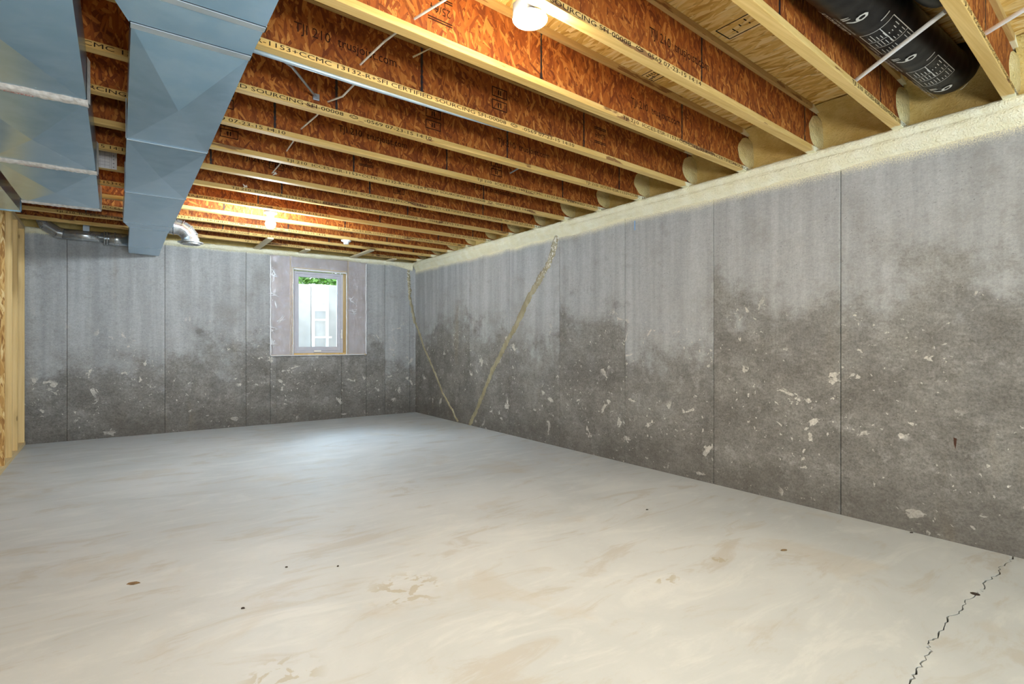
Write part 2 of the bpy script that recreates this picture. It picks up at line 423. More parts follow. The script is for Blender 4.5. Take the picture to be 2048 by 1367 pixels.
near = [(xr_, cr[0][1] - .003, 0)] + [(x, y - g, 0) for (x, y), g in zip(cr, gw)] + [(XLFT - .2, cr[-1][1] - .003, 0), (XLFT - .2, YBK - .2, 0), (xr_, YBK - .2, 0)]
fl.add(far, [tuple(range(len(far)))]); fl.add(near, [tuple(range(len(near)))])
n = len(cr)
fl.grid([[(x, y + g, 0) for (x, y), g in zip(cr, gw)], [(x, y + g, -.03) for (x, y), g in zip(cr, gw)]])
fl.grid([[(x, y - g, 0) for (x, y), g in zip(cr, gw)], [(x, y - g, -.03) for (x, y), g in zip(cr, gw)]])
floor = fl.build('floor', M_FLOOR); tag(floor, kind='structure')
MB().box(XLFT-.2, YBK-.2, -.12, xr_, yf_, -.02).build('subsoil', M_SOIL, floor)
# spalled pocket on the crack
MB().lathe([(.001, .0015), (.014, .0015), (.018, .0002)], (3.03, .711, 0), 9).build('spall', M_SOIL, floor)

# ------------------------------------------------------------------ setting: concrete walls made of formed panels
wr = MB().box(XR + .012, YBK, -.1, XR + .2, YF + .3, WT).build('wall_right', M_CJ); tag(wr, kind='structure')
ys = [YBK] + [1.543 + .9144 * i for i in range(-6, 7)] + [YF + .012]
for a, b in zip(ys[:-1], ys[1:]):
    MB().box(XR, a + .002, -.05, XR + .03, b - .002, WT).build('panel', M_CW_R, wr, bevel=.0025)
MB().box(XR - .0012, 3.255 - .006, 2.115, XR + .002, 3.255 + .006, 2.20).build('paint_mark', M_BLUE, wr)
MB().add([(XR-.002, .951, .575), (XR-.002, .966, .580), (XR-.002, .964, .545), (XR-.002, .957, .515), (XR-.002, .953, .55)], [(0, 1, 2, 3, 4)]).build('rust_stain', M_RUST, wr)
wf = MB()
WX0, WX1, WZ0 = 1.58, 2.915, .922
wf.box(XLFT, YF + .012, -.1, WX0, YF + .22, WT); wf.box(WX1, YF + .012, -.1, XR + .2, YF + .22, WT); wf.box(WX0, YF + .012, -.1, WX1, YF + .22, WZ0)
wf = wf.build('wall_far', M_CJ); tag(wf, kind='structure')
for a, b, z1 in [(XLFT, -2.37, WT), (-2.37, -1.45, WT), (-1.45, -.532, WT), (-.532, .387, WT), (.387, 1.283, WT), (1.283, WX0, WT), (WX0, 1.672, WZ0), (1.672, 2.544, WZ0), (2.544, WX1, WZ0), (WX1, 3.21, WT), (3.21, 3.62, WT), (3.62, XR + .01, WT)]:
    MB().box(a + .002, YF, -.05, b - .002, YF + .03, z1).build('panel', M_CW_F, wf, bevel=.0025)
MB().box(1.655, YF - .006, 0, 1.685, YF + .004, WZ0).build('joint_fin', M_CW_F, wf, bevel=.004)
wb = MB().box(XLFT - .2, YBK - .2, -.1, XR + .2, YBK, 2.66).build('wall_back', M_CW_F); tag(wb, kind='structure')
wl = MB().box(XLFT - .2, YBK, -.1, XLFT, YF + .2, 2.66).build('wall_left', M_CW_R); tag(wl, kind='structure')

# ------------------------------------------------------------------ setting: subfloor above the joists
ce = MB().box(XLFT - .2, YBK - .2, ZT + .019, XR + .3, YF + .17, ZT + .09).build('ceiling', M_RIM); tag(ce, kind='structure')
for r, y0 in enumerate([q * 1.22 + .13 - 1.22 * 4 for q in range(0, 11)]):
    off = 2.77 if r % 2 == 0 else 1.55
    xs = sorted([off - 2.44 * q for q in range(4)] + [off + 2.44])
    for a, b in zip(xs[:-1], xs[1:]):
        a2, b2 = max(a, XLFT), min(b, XR + .16)
        if b2 - a2 < .05 or y0 > YF + .15: continue
        MB().box(a2 + .0015, max(y0, YBK) + .0015, ZT, b2 - .0015, min(y0 + 1.22, YF + .16) - .0015, ZT + .018).build('subfloor_panel', M_SUB, ce)
def stamp_lines(x0, y0, x1, y1, cells, parent, z, name='grade_stamp'):
    m = MB(); w = .0025
    for y in (y0, y1): m.box(x0, y - w, z, x1, y + w, z + .001)
    for x in [x0, x1] + cells: m.box(x - w, y0, z, x + w, y1, z + .001)
    rr = random.Random(5)
    for q in range(7):
        yy = y0 + (y1 - y0) * (.14 + .115 * q); xx = x0 + .02
        while xx < x1 - .03:
            L = rr.uniform(.008, .03)
            if rr.random() < .68: m.box(xx, yy - .0026, z, min(xx + L, x1 - .008), yy + .0026, z + .001)
            xx += L + .008
    return m.build(name, M_INK, parent)
stamp_lines(2.38, 1.22, 2.50, 1.56, [], ce, ZT - .0015)
stamp_lines(2.43, 1.955, 2.54, 2.10, [2.50], ce, ZT - .0015)

# rim boards on top of the foundation
rm = MB().box(XR + .125, YBK, ZJ, XR + .16, YF + .16, ZT).build('trim_1', M_RIM); tag(rm, kind='structure')
rm = MB().box(XLFT, YF + .125, ZJ, XR + .125, YF + .16, ZT).build('trim_2', M_RIM); tag(rm, kind='structure')
sp = MB().box(XR - .03, YBK, WT, XR + .16, YF + .16, ZJ).build('trim_3', M_PLATE); tag(sp, kind='structure')
sp = MB().box(XLFT, YF + .0, WT, XR - .03, YF + .16, ZJ).build('trim_4', M_PLATE); tag(sp, kind='structure')

# ------------------------------------------------------------------ I-joists
S_A = 'TJI 210  ICCES-ESR-1153+CCMC 13132-R+SFI CERTIFIED SOURCING SFI-00008'
def flange_text(tail):
    a = text_data(S_A, .0275); w = width(a); k = 1.72 / w
    for v in a.vertices: v.co.x *= k
    b = text_data(tail, .0275, k * 1.0)
    for v in b.vertices: v.co.x += 1.84
    # small maple-leaf-like mark between the two
    bm = bmesh.new(); bm.from_mesh(a); bm.from_mesh(b)
    def line(p, q, w=.0016):
        p, q = Vector(p), Vector(q); d = (q - p).normalized(); nn = Vector((-d.y, d.x, 0)) * w
        bm.faces.new([bm.verts.new(c) for c in (p - nn, q - nn, q + nn, p + nn)])
    P = [(1.755,.010,0),(1.765,.018,0),(1.772,.013,0),(1.782,.021,0),(1.790,.013,0),(1.800,.017,0),(1.805,.008,0),(1.780,.002,0),(1.755,.010,0)]
    for p, q in zip(P[:-1], P[1:]): line(p, q)
    me = D.meshes.new('lettering'); bm.to_mesh(me); bm.free(); me.materials.append(M_INK); return me
TAILS = [flange_text(s) for s in ('0569 07-23-15 14:14', '-0569 07-23-15 14:10', '0569 07-23-15 14:11', '0569 07-23-15 14:12')]
T_WEB = text_data('TJI 210  trusjoist.com', .062, .92); T_WEB.materials.append(M_INKW)
def stamp_mesh():
    m = MB()
    for zz in (-.052, -.042, .042, .052): m.box(-.06, 0, zz, .06, .001, zz + .005)
    me = text_data('25/64', .05, .9, 'CENTER')
    v0 = [(-v.co.x, 0, -(v.co.y - .018)) for v in me.vertices]; f0 = [tuple(p.vertices) for p in me.polygons]
    m.add(v0, f0); o = m.build('x', M_INKW); d = o.data; D.objects.remove(o); return d
def box_mesh():
    m = MB()
    for c in (-.036, .036):
        for zz in (-.028, .022): m.box(-.055, 0, c + zz, .055, .001, c + zz + .005)
        for xx in (-.055, .050): m.box(xx, 0, c - .028, xx + .005, .001, c + .027)
        m.box(-.012, 0, c - .014, -.004, .001, c + .014); m.box(.004, 0, c - .014, .012, .001, c + .014)
    o = m.build('x', M_INKW); d = o.data; D.objects.remove(o); return d
T_STAMP, T_BOX = stamp_mesh(), box_mesh()
ORD = ['first', 'second', 'third', 'fourth', 'fifth', 'sixth', 'seventh', 'eighth', 'ninth', 'tenth', 'eleventh', 'twelfth', 'thirteenth', 'fourteenth', 'fifteenth']
SPEC = {0: ([2.5], 0, .6), 1: ([2.85], 0, .9), 2: ([.02], 0, 2.33), 3: ([2.26], 3, 1.66), 4: ([.06], 1, 1.24), 5: ([-.74, 2.95], 1, 2.17), 6: ([-1.5, 2.21], 1, .73),
        7: ([.9], 2, 1.4), 8: ([-2.25, 1.45], 2, .5), 9: ([.70], 1, 1.1), 10: ([-.6, 3.1], 3, 1.0), 11: ([1.9], 2, 2.0), 12: ([-.35], 0, 1.5), 13: ([-.55], 1, .9), 14: ([1.2], 2, .3)}
WEBMARK = {2: [('w', 1.9), ('s', 1.05)], 3: [('w', 2.36), ('s', 1.08), ('b', .35)], 4: [('s', 2.62), ('b', 1.75), ('w', .6)], 5: [('w', 2.08), ('b', 1.57)], 6: [('w', 1.12), ('b', 2.42), ('b', .45)],
           7: [('s', 1.5), ('w', 2.5), ('b', .55)], 8: [('w', .7), ('b', 2.0), ('b', .95)], 9: [('b', 2.4), ('w', 1.2)], 10: [('b', 1.6), ('w', 2.5)], 11: [('w', 1.7)], 12: [('b', 2.2)], 13: [('w', 1.0)], 14: []}
WHERE = {0: 'at the right edge over the foam', 1: 'between the black flexible duct and a bright bay', 2: 'just in front of the round ceiling light', 3: 'just behind the round ceiling light', 4: 'with the blue-grey conduit under it',
         10: 'just in front of the hanging bulb', 11: 'just behind the hanging bulb', 14: 'closest to the far wall'}
JOIST_L0, JOIST_L1 = XLFT + .02, 3.83
joists = []
for i in range(15):
    starts, tail, ph = SPEC[i]
    j = thing('floor_joist', f"wooden I-joist, {ORD[i]} counted from the camera" + (', ' + WHERE[i] if i in WHERE else ''), 'joist', (0, YJ(i) - 3.66 * K, ZJ), 'parallel floor joists overhead', SK)
    joists.append(j)
    MB().box(JOIST_L0, 0, 0, JOIST_L1, .0525, .032).build('bottom_flange', M_FLANGE, j, bevel=.0018)
    MB().box(JOIST_L0, 0, DJ - .032, JOIST_L1, .0525, DJ).build('top_flange', M_FLANGE_T, j, bevel=.0018)
    cuts = [JOIST_L0] + [c for c in [ph + 1.22 * q for q in range(-4, 4)] if JOIST_L0 + .1 < c < JOIST_L1 - .1] + [JOIST_L1]
    for a, b in zip(cuts[:-1], cuts[1:]):
        MB().box(a + .001, .0215, .030, b - .001, .031, DJ - .030).build('web_panel', M_WEB, j)
    rr = random.Random(i)
    for c in cuts[1:-1]:
        rows = []
        for q in range(25):
            z = .033 + (DJ - .066) * q / 24; w = .0045 + rr.uniform(0, .004)
            rows.append([(c - w, .0205, z), (c + w * rr.uniform(.6, 1.1), .0205, z)])
        MB().grid(rows).build('glue_joint', M_GLUE, j)
    for s in starts:
        tag(put('printed_lettering', TAILS[tail], j, (s, -.0012, .0065)), kind='stuff')
    for kind, s in WEBMARK.get(i, []):
        if kind == 'w': tag(put('printed_lettering', T_WEB, j, (s, .0202, .12)), kind='stuff')
        else:
            o = D.objects.new('grade_stamp', T_STAMP if kind == 's' else T_BOX); COL.objects.link(o); o.parent = j; o.location = (s, .0195, .15); tag(o, kind='stuff')

# ------------------------------------------------------------------ spray foam, right wall
fr = thing('spray_foam', 'cream spray foam band sealing the top of the long right wall', 'insulation', (XR, 0, WT))
def nz(a, b, c=0.0, s=1.0): return noise.noise(Vector((a * s, b * s, c)))
rows = []
y = YBK + .02
while y < YF - .01:
    e = .030 * nz(y, 0, 1, 1.6) + .016 * nz(y, 0, 2, 6) + .006 * nz(y, 0, 3, 25)
    wv = lambda q, s=9, a=.006: a * nz(y, q, 5, s)
    rows.append([(.13, y, ZJ + .004 - WT), (.02, y, ZJ + .008 - WT), (-.052 + wv(1), y, ZJ + .006 + wv(2, 20, .004) - WT), (-.064 + wv(3), y, ZJ - .008 - WT), (-.060 + wv(4), y, ZJ - .028 - WT),
                 (-.048 + wv(5), y, ZJ - .040 - WT), (-.041 + wv(5), y, ZJ - .044 + wv(5, 3, .005) - WT), (-.047 + wv(6), y, ZJ - .050 - WT), (-.044 + wv(7), y, ZJ - .072 - WT), (-.030 + wv(8), y, 2.258 + e*.5 - WT),
                 (-.014 + wv(9, 12, .003), y, 2.244 + e - WT), (-.004, y, 2.228 + e - WT), (.004, y, 2.220 + e - WT)])
    y += .025
MB().grid(rows, flip=True).build('sill_band', M_FOAM, fr, smooth=True)
for i in range(-1, 14):
    if i < 0: y0, y1 = .25, YJ(0) + .012
    else: y0, y1 = YJ(i) + .036, YJ(i + 1) + .015
    prof = [(3.845, 2.359), (3.815, 2.385), (3.806, 2.43), (3.802, 2.49), (3.795, 2.55), (3.775, 2.60), (3.74, 2.632), (3.69, 2.648), (3.64, 2.653)]
    rows = []
    for q in range(15):
        f = q / 14; yy = y0 + (y1 - y0) * f + .002
        fil = (abs(f - .5) * 2) ** 5 * .03
        rows.append([(x - XR - fil * (1 if 0 < k < 8 else 0) + .012 * nz(yy, k, i, 7), yy, z - WT + .006 * nz(yy, k, i + 9, 9) - .004) for k, (x, z) in enumerate(prof)])
    MB().grid(rows, flip=True).build('bay_pocket', M_FOAMD if i > 0 else M_FOAMD, fr, smooth=True)
    # overspray on the web facing the camera
    if i >= -1:
        yy = YJ(i + 1) + .0215; rows = []; jl = random.Random(i + 50); R0 = jl.uniform(.9, 1.12)
        for a in range(9):
            ra = a / 8
            ring = []
            for q in range(20):
                an = PI / 2 + PI * q / 19
                rad = ra * (1 + .08 * nz(math.cos(an), math.sin(an), i, 2.5))
                ring.append((3.80 - XR + math.cos(an) * .215 * rad * R0, yy + K * (3.7 - 3.66) - .002 - .016 * min(1, (1 - ra) * 3.5), 2.505 + math.sin(an) * .117 * min(1, rad) - WT))
            rows.append(ring)
        MB().grid(rows, flip=True).build('overspray_patch', M_FOAMM, fr, smooth=True)

# spray foam, far wall
ff = thing('spray_foam', 'thin ragged cream spray foam line along the top of the far wall', 'insulation', (0, YF, WT))
rows = []
x = XLFT + .1
while x < XR - .03:
    e = .012 * nz(x, 0, 1, 2.2) + .008 * nz(x, 0, 2, 9) + .02 * max(0, nz(x, 0, 7, 3.1) - .2) - (.07 * max(0, (x - 3.25) / .45) ** 1.5)
    w = lambda q: .007 * nz(x, q, 3, 8)
    rows.append([(x, .12, .041), (x, -.012 + w(1), .040), (x, -.040 + w(2), .030 + w(3)), (x, -.045 + w(4), .012), (x, -.034 + w(5), -.008 + e*.5), (x, -.016 + w(6), -.020 + e), (x, .003, -.028 + e)])
    x += .03
MB().grid(rows).build('sill_band', M_FOAM, ff, smooth=True)
rows = []
x = XLFT + .1
while x < XR + .1:
    rows.append([(x, .11, .045), (x, .085 + .01*nz(x,1,1,5), .12), (x, .08 + .012*nz(x,2,1,5), .2), (x, .05 + .012*nz(x,3,1,5), .29), (x, -.03, .334)]); x += .06
MB().grid(rows, flip=False).build('rim_coat', M_FOAMD, ff, smooth=True)

# brace boards under the last joists
for xx, ya, lab in [(1.40, jy(13, 1.4) - .02, 'long pale brace board nailed under the joists, left of the window'), (1.97, jy(14, 1.97) - .01, 'short pale brace board over the middle of the window'), (2.68, jy(13, 2.68) - .02, 'long pale brace board nailed under the joists, right of the window'), (3.24, jy(14, 3.24) - .01, 'short pale brace board nearest the far right corner')]:
    o = MB().box(xx - .035, ya, ZJ - .02, xx + .035, YF + .01, ZJ - .0005).build('brace_board', M_BOARD, bevel=.002)
    tag(o, lab, 'board', 'brace boards by the far wall')

# ------------------------------------------------------------------ crack sealant beads
def bead(name, label, pts, nrm, w0, w1, seed):
    rr = random.Random(seed); P = [Vector(p) for p in pts]; N = Vector(nrm)
    dense = []
    for a, b in zip(P[:-1], P[1:]):
        n = max(2, int((b - a).length / .02))
        for q in range(n): dense.append(a.lerp(b, q / n))
    dense.append(P[-1]); rows = []
    for q, p in enumerate(dense):
        t = (dense[min(q+1, len(dense)-1)] - dense[max(q-1, 0)]).normalized(); s = t.cross(N).normalized()
        f = q / len(dense); w = (w0 + (w1 - w0) * f) * (1 + .45 * nz(q * .13, seed) + .25 * rr.uniform(-1, 1))
        p = p + s * (.012 * nz(q * .21, seed + 3) + rr.uniform(-.003, .003))
        h = .012 * (1 + .5 * nz(q * .4, seed + 8))
        rows.append([p - s * w + N * .0004, p - s * w * .75 + N * h * .6, p - s * w * .2 + N * h * rr.uniform(.7, 1.3), p + s * w * .3 + N * h * rr.uniform(.7, 1.2), p + s * w * .8 + N * h * .5, p + s * w + N * .0004])
    o = MB().grid(rows, flip=True).build(name, M_SEAL, smooth=True); tag(o, label, 'sealant', 'sealed wall cracks'); return o
bead('crack_sealant', 'thick tan sealant bead climbing right across the middle of the right wall', [(XR, 6.11, .0), (XR, 5.95, .20), (XR, 5.792, .423), (XR, 5.561, .754), (XR, 5.40, .93), (XR, 5.237, 1.129), (XR, 5.054, 1.305), (XR, 4.93, 1.47), (XR, 4.796, 1.639), (XR, 4.62, 1.80), (XR, 4.485, 1.94), (XR, 4.40, 2.06), (XR, 4.36, 2.17), (XR, 4.31, 2.27)], (-1, 0, 0), .030, .044, 1)
o = bead('crack_sealant', 'thin tan sealant bead slanting down the right wall from the far corner', [(XR, 7.74, 1.40), (XR, 7.60, 1.22), (XR, 7.422, .981), (XR, 7.127, .687), (XR, 6.863, .373), (XR, 6.571, .149), (XR, 6.418, .0)], (-1, 0, 0), .024, .018, 2)
p2 = bead('corner_run', '', [(3.715, YF, 1.40), (3.66, YF, 1.62), (3.625, YF, 1.80), (3.61, YF, 2.0), (3.60, YF, 2.24)], (0, -1, 0), .022, .024, 3)
for k_ in ('label', 'category', 'group'):
    if k_ in p2: del p2[k_]
p2.parent = o

# ------------------------------------------------------------------ window
win = thing('window_1', None, None, (0, 0, 0)); tag(win, kind='structure')
FX0, FX1, FZ0, FZ1, FY = 1.893, 2.590, .952, 2.105, 7.835
def frame(name, x0, x1, z0, z1, y0, y1, w, mat, wb=None):
    wb = wb or w
    MB().box(x0, y0, z0, x0 + w, y1, z1).box(x1 - w, y0, z0, x1, y1, z1).box(x0 + w, y0, z0, x1 - w, y1, z0 + wb).box(x0 + w, y0, z1 - w, x1 - w, y1, z1).build(name, mat, win, bevel=.003)
frame('window_frame', FX0, FX1, FZ0, FZ1, FY - .01, FY + .08, .034, M_VINYL)
frame('sash', FX0 + .034, FX1 - .034, FZ0 + .034, FZ1 - .034, FY + .004, FY + .055, .042, M_VINYL, .055)
MB().box(FX0 + .07, FY + .028, FZ0 + .08, FX1 - .07, FY + .033, FZ1 - .07).build('pane', M_GLASS, win)
lev = MB().box(2.548, FY - .045, 1.16, 2.572, FY - .008, 1.235).box(2.552, FY - .05, 1.20, 2.568, FY - .035, 1.29); lev.build('handle', M_WHITE, win, bevel=.004)
MB().box(2.17, FY - .035, FZ0 + .012, 2.27, FY - .008, FZ0 + .04).build('crank', M_WHITE, win, bevel=.005)
MB().box(2.0, FY - .004, FZ1 - .012, 2.08, FY + .003, FZ1 - .004).build('vent_slot', M_GLUE, win)
# wooden jambs of the opening
J = MB().box(1.855, YF - .005, .925, 1.878, FY + .06, 2.14).box(2.605, YF - .005, .925, 2.628, FY + .06, 2.14); J.build('jamb', M_STUD, win)
MB().box(1.855, YF - .012, .925, 2.628, FY + .06, .950).build('sill_board', M_STUD, win)
MB().box(1.855, YF - .005, 2.118, 2.628, FY + .06, 2.142).build('head_board', M_STUD, win)
# insulation behind the film and its film
ins = thing('wall_insulation', 'pinkish insulation boards packed around the basement window', 'insulation', (0, 0, 0))
for b in ((WX0, .925, 1.855, WT), (2.628, .925, WX1, WT), (1.855, 2.142, 2.628, WT)):
    MB().box(b[0], YF + .012, b[1], b[2], YF + .2, b[3]).build('board', M_INS, ins, bevel=.003)
for xx in (1.84, 2.643): MB().box(xx - .008, YF + .006, .93, xx + .008, YF + .02, WT).build('batten', M_RIM, ins)
MB().box(WX0 - .0, YF - .004, .915, WX1, YF + .02, .935).build('ledger', M_STUD, ins)
rows = []; film = MB()
def film_pt(x, z):
    return (x, YF - .014 + .010 * nz(x, z, 1, 4) + .004 * nz(x, z * .5, 2, 16), z)
def film_patch(x0, x1, z0, z1):
    nx, nz_ = max(2, int((x1-x0)/.02)), max(2, int((z1-z0)/.03))
    film.grid([[film_pt(x0+(x1-x0)*a/nx, z0+(z1-z0)*b/nz_) for a in range(nx+1)] for b in range(nz_+1)])
film_patch(WX0 - .01, 1.874, .918, 2.285); film_patch(2.61, WX1 + .005, .918, 2.285); film_patch(1.874, 2.61, 2.125, 2.285)
fo = film.build('plastic_sheet', M_FILM, smooth=True); tag(fo, 'clear plastic film stapled over the insulation around the window', 'plastic sheet')
hem = MB()
for xx in (WX0 + .0, WX1 - .01):
    hem.tube([(xx + .006 * nz(q, xx, 1, .9), YF - .02, .93 + 1.34 * q / 30) for q in range(31)], .0075, 6)
hem.tube([(1.872 + .003*nz(q, 1, 1, .9), YF - .02, .93 + 1.19 * q / 30) for q in range(31)], .006, 6)
hem.tube([(2.612 + .003*nz(q, 2, 1, .9), YF - .018, .93 + 1.19 * q / 30) for q in range(31)], .008, 6)
hem.tube([(1.872 + .74 * q / 20, YF - .02, 2.118 - .008 * (q/20) + .004*nz(q, 3, 1, .8)) for q in range(21)], .012, 6)
hem.tube([(WX0 + 1.3 * q / 20, YF - .02, .922 + .003*nz(q, 4, 1, .8)) for q in range(21)], .007, 6)
hem.build('folded_hem', plain('bunched_film', (.78, .78, .80), .25, var=.08), fo, smooth=True)
cre = MB(); rr = random.Random(3)
for cx, cz in [(1.62, 1.62), (1.60, 1.75), (1.60, 2.02), (1.61, 1.1), (2.70, 1.55), (2.68, 1.72), (1.72, 1.4), (1.6, 1.28)]:
    for q in range(rr.randint(3, 8)):
        a = rr.uniform(0, PI); L = rr.uniform(.04, .15); ox, oz = rr.uniform(-.02, .03), rr.uniform(-.03, .03)
        p = Vector((cx + ox, YF - .026, cz + oz)); d = Vector((math.cos(a), 0, math.sin(a))) * L
        cre.tube([p - d * .5, p + Vector((0, -.004, 0)), p + d * .5], [.0005, .0026, .0005], 5)
o = cre.build('crease', plain('shiny_crease', (.9, .9, .92), .15, var=.02), fo); tag(o, kind='stuff')

# ------------------------------------------------------------------ outside the window
we = MB().box(.9, 9.15, -.2, 3.75, 9.35, 2.055).build('wall_well', M_WELL); tag(we, kind='structure')
for a, b in ((.9, 1.7), (1.7, 2.49), (2.49, 3.2), (3.2, 3.75)):
    MB().box(a + .004, 9.13, -.2, b - .004, 9.16, 2.06 + .01 * (a > 2)).build('panel', M_WELL, we, bevel=.004)
w2 = MB().box(.75, 7.97, -.2, .9, 9.35, 2.055).build('wall_well_left', M_WELL); tag(w2, kind='structure')
w3 = MB().box(3.75, 7.97, -.2, 3.9, 9.35, 2.055).build('wall_well_right', M_WELL); tag(w3, kind='structure')
gr = MB().box(.75, 7.97, -.3, 3.9, 9.35, -.15).build('ground', M_WELL); tag(gr, kind='structure')
g2 = MB().box(-4, 9.35, 1.8, 9, 18, 1.98).build('lawn', M_GRASS); tag(g2, kind='structure')
lad = thing('escape_ladder', 'white metal ladder on the window well wall outside the window', 'ladder', (2.6, 9.0, 0))
for xx in (-.11, .115): MB().box(xx - .022, -.015, .0, xx + .022, .02, 2.03).build('rail', M_LADDER, lad, bevel=.004)
for q in range(7): MB().box(-.10, -.012, .03 + .285 * q, .19 if q == 4 else .11, .012, .062 + .285 * q).build('rung', M_LADDER, lad, bevel=.004)
MB().box(-.13, .02, 1.62, .14, .03, 2.03).build('hook_plate', M_LADDER, lad)
lf = MB(); rr = random.Random(11)
for q in range(5200):
    x, y, z = rr.uniform(1.6, 5.2), rr.gauss(11.4, .45), rr.uniform(1.95, 3.6)
    a, b = rr.uniform(0, 2*PI), rr.uniform(-.6, .6); s = rr.uniform(.04, .09)
    u = Vector((math.cos(a), math.sin(a) * .4, b)) * s; v = Vector((-math.sin(a) * .3, .4, math.cos(a))) * s * .55
    p = Vector((x, y, z)); lf.add([p - u, p - v, p + u, p + v], [(0, 1, 2, 3)])
o = lf.build('hedge', M_LEAF); tag(o, 'green leafy hedge above the window well outside', 'hedge', kind='stuff')

# ------------------------------------------------------------------ stud wall on the left
xl = lambda y: -.844 - .0198 * (y - 6.06)
sw = thing('wall_left_frame', None, None); tag(sw, kind='structure')
def skewbox(y0, y1, z0, z1, depth=.089, off=0.0):
    m = MB(); a, b = xl(y0) + off, xl(y1) + off
    m.add([(a-depth,y0,z0),(a,y0,z0),(b,y1,z0),(b-depth,y1,z0),(a-depth,y0,z1),(a,y0,z1),(b,y1,z1),(b-depth,y1,z1)], [(0,3,2,1),(4,5,6,7),(0,1,5,4),(1,2,6,5),(2,3,7,6),(3,0,4,7)]); return m
skewbox(5.86, YF - .002, 0, .038).build('bottom_plate', M_PLATE, sw, bevel=.002)
skewbox(5.86, YF - .002, 2.312, 2.3535).build('top_plate', M_PLATE, sw, bevel=.002)
for k_, (y0, mt) in enumerate([(5.905, M_STUD), (6.318, M_LSL), (6.735, M_STUD), (7.13, M_STUD), (7.655, M_STUD)]):
    skewbox(y0, y0 + .038, .038, 2.312).build('stud', mt, sw, bevel=.002)

# ------------------------------------------------------------------ ducts
def crossbreak(m, c, sag=.009):
    # c: four corners (ccw from below) -> shallow pyramid
    ctr = sum((Vector(p) for p in c), Vector()) / 4; ctr.z -= sag
    m.add(list(c) + [ctr], [(0, 1, 4), (1, 2, 4), (2, 3, 4), (3, 0, 4)])
def duct_section(parent, L0, R0, L1, R1, ya, yb, zb, zt, sag, mat=None, name='duct_section', slopeya=0, slopeyb=0, sag_in=0):
    # near edge at ya (left/right may differ by slope), far edge at yb
    m = MB(); mat = mat or M_GALV
    A = (L0, ya, zb); B = (R0, ya + slopeya, zb); C = (R1, yb + slopeyb, zb); Dd = (L1, yb, zb)
    crossbreak(m, [A, Dd, C, B], sag)
    At, Bt, Ct, Dt = [(p[0], p[1], zt) for p in (A, B, C, Dd)]
    m.add([B, C, Ct, Bt], [(0, 1, 2, 3)]); m.add([A, Dd, Dt, At], [(3, 2, 1, 0)])
    m.add([At, Bt, Ct, Dt], [(0, 1, 2, 3)]); m.add([A, B, Bt, At], [(0, 1, 2, 3)]); m.add([Dd, C, Ct, Dt], [(3, 2, 1, 0)])
    return m.build(name, mat, parent)
def cleat(parent, L, R, y, zb, zt, w=.024, t=.003, dy=0.0, mat=None, name='drive_cleat'):
    m = MB()
    m.add([(L-t,y,zb-t),(R+t,y+dy,zb-t),(R+t,y+dy+w,zb-t),(L-t,y+w,zb-t),(L-t,y,zb+.002),(R+t,y+dy,zb+.002),(R+t,y+dy+w,zb+.002),(L-t,y+w,zb+.002)], [(0,3,2,1),(4,5,6,7),(0,1,5,4),(1,2,6,5),(2,3,7,6),(3,0,4,7)])
    m.box(R, y + dy, zb - t, R + t, y + dy + w, zt); m.box(L - t, y, zb - t, L, y + w, zt)
    o = m.build(name, mat or M_CLEAT, parent)
    g = MB(); g.add([(L-.002,y-.004,zb-.001),(R+.002,y+dy-.004,zb-.001),(R+.002,y+dy,zb-.001),(L-.002,y,zb-.001)], [(0,3,2,1)])
    g.build('seam_gap', M_GLUE, parent)
    return o
ZB, ZTD = 2.137, 2.340
d1 = thing('supply_duct', 'long galvanised rectangular supply duct running to the far wall', 'duct', (0, 0, 0))
duct_section(d1, -.085, .385, -.085, .378, .35, 1.10, ZB, ZTD, .006)
duct_section(d1, -.085, .378, -.06, .372, 1.10, 1.905, ZB, ZTD, .006)
cleat(d1, -.06, .372, 1.890, ZB, ZTD, .03)
duct_section(d1, -.06, .370, .012, .366, 1.905, 2.125, ZB, ZTD, .001)
cleat(d1, .012, .366, 2.11, ZB, ZTD, .035)
duct_section(d1, .014, .365, .003, .360, 2.125, 3.34, ZB, ZTD, .026)
cleat(d1, .003, .360, 3.330, ZB, ZTD, .012, .004)
duct_section(d1, .003, .360, -.004, .350, 3.34, 4.517, ZB, ZTD, .022)
cleat(d1, -.004, .350, 4.508, ZB, ZTD, .012, .004)
duct_section(d1, -.004, .350, -.017, .337, 4.517, 5.67, ZB, ZTD, .014)
cleat(d1, -.017, .337, 5.663, ZB, ZTD, .010, .003)
duct_section(d1, -.017, .336, .027, .325, 5.67, 5.92, ZB, ZTD, .0005)
cleat(d1, .027, .325, 5.915, ZB, ZTD, .010, .003)
duct_section(d1, .027, .325, .024, .319, 5.92, 7.09, ZB, ZTD, .002)
cleat(d1, .024, .318, 7.085, ZB, ZTD, .010, .003)
duct_section(d1, .024, .318, .025, .322, 7.09, 7.60, ZB, ZTD, .0005, slopeyb=.07)

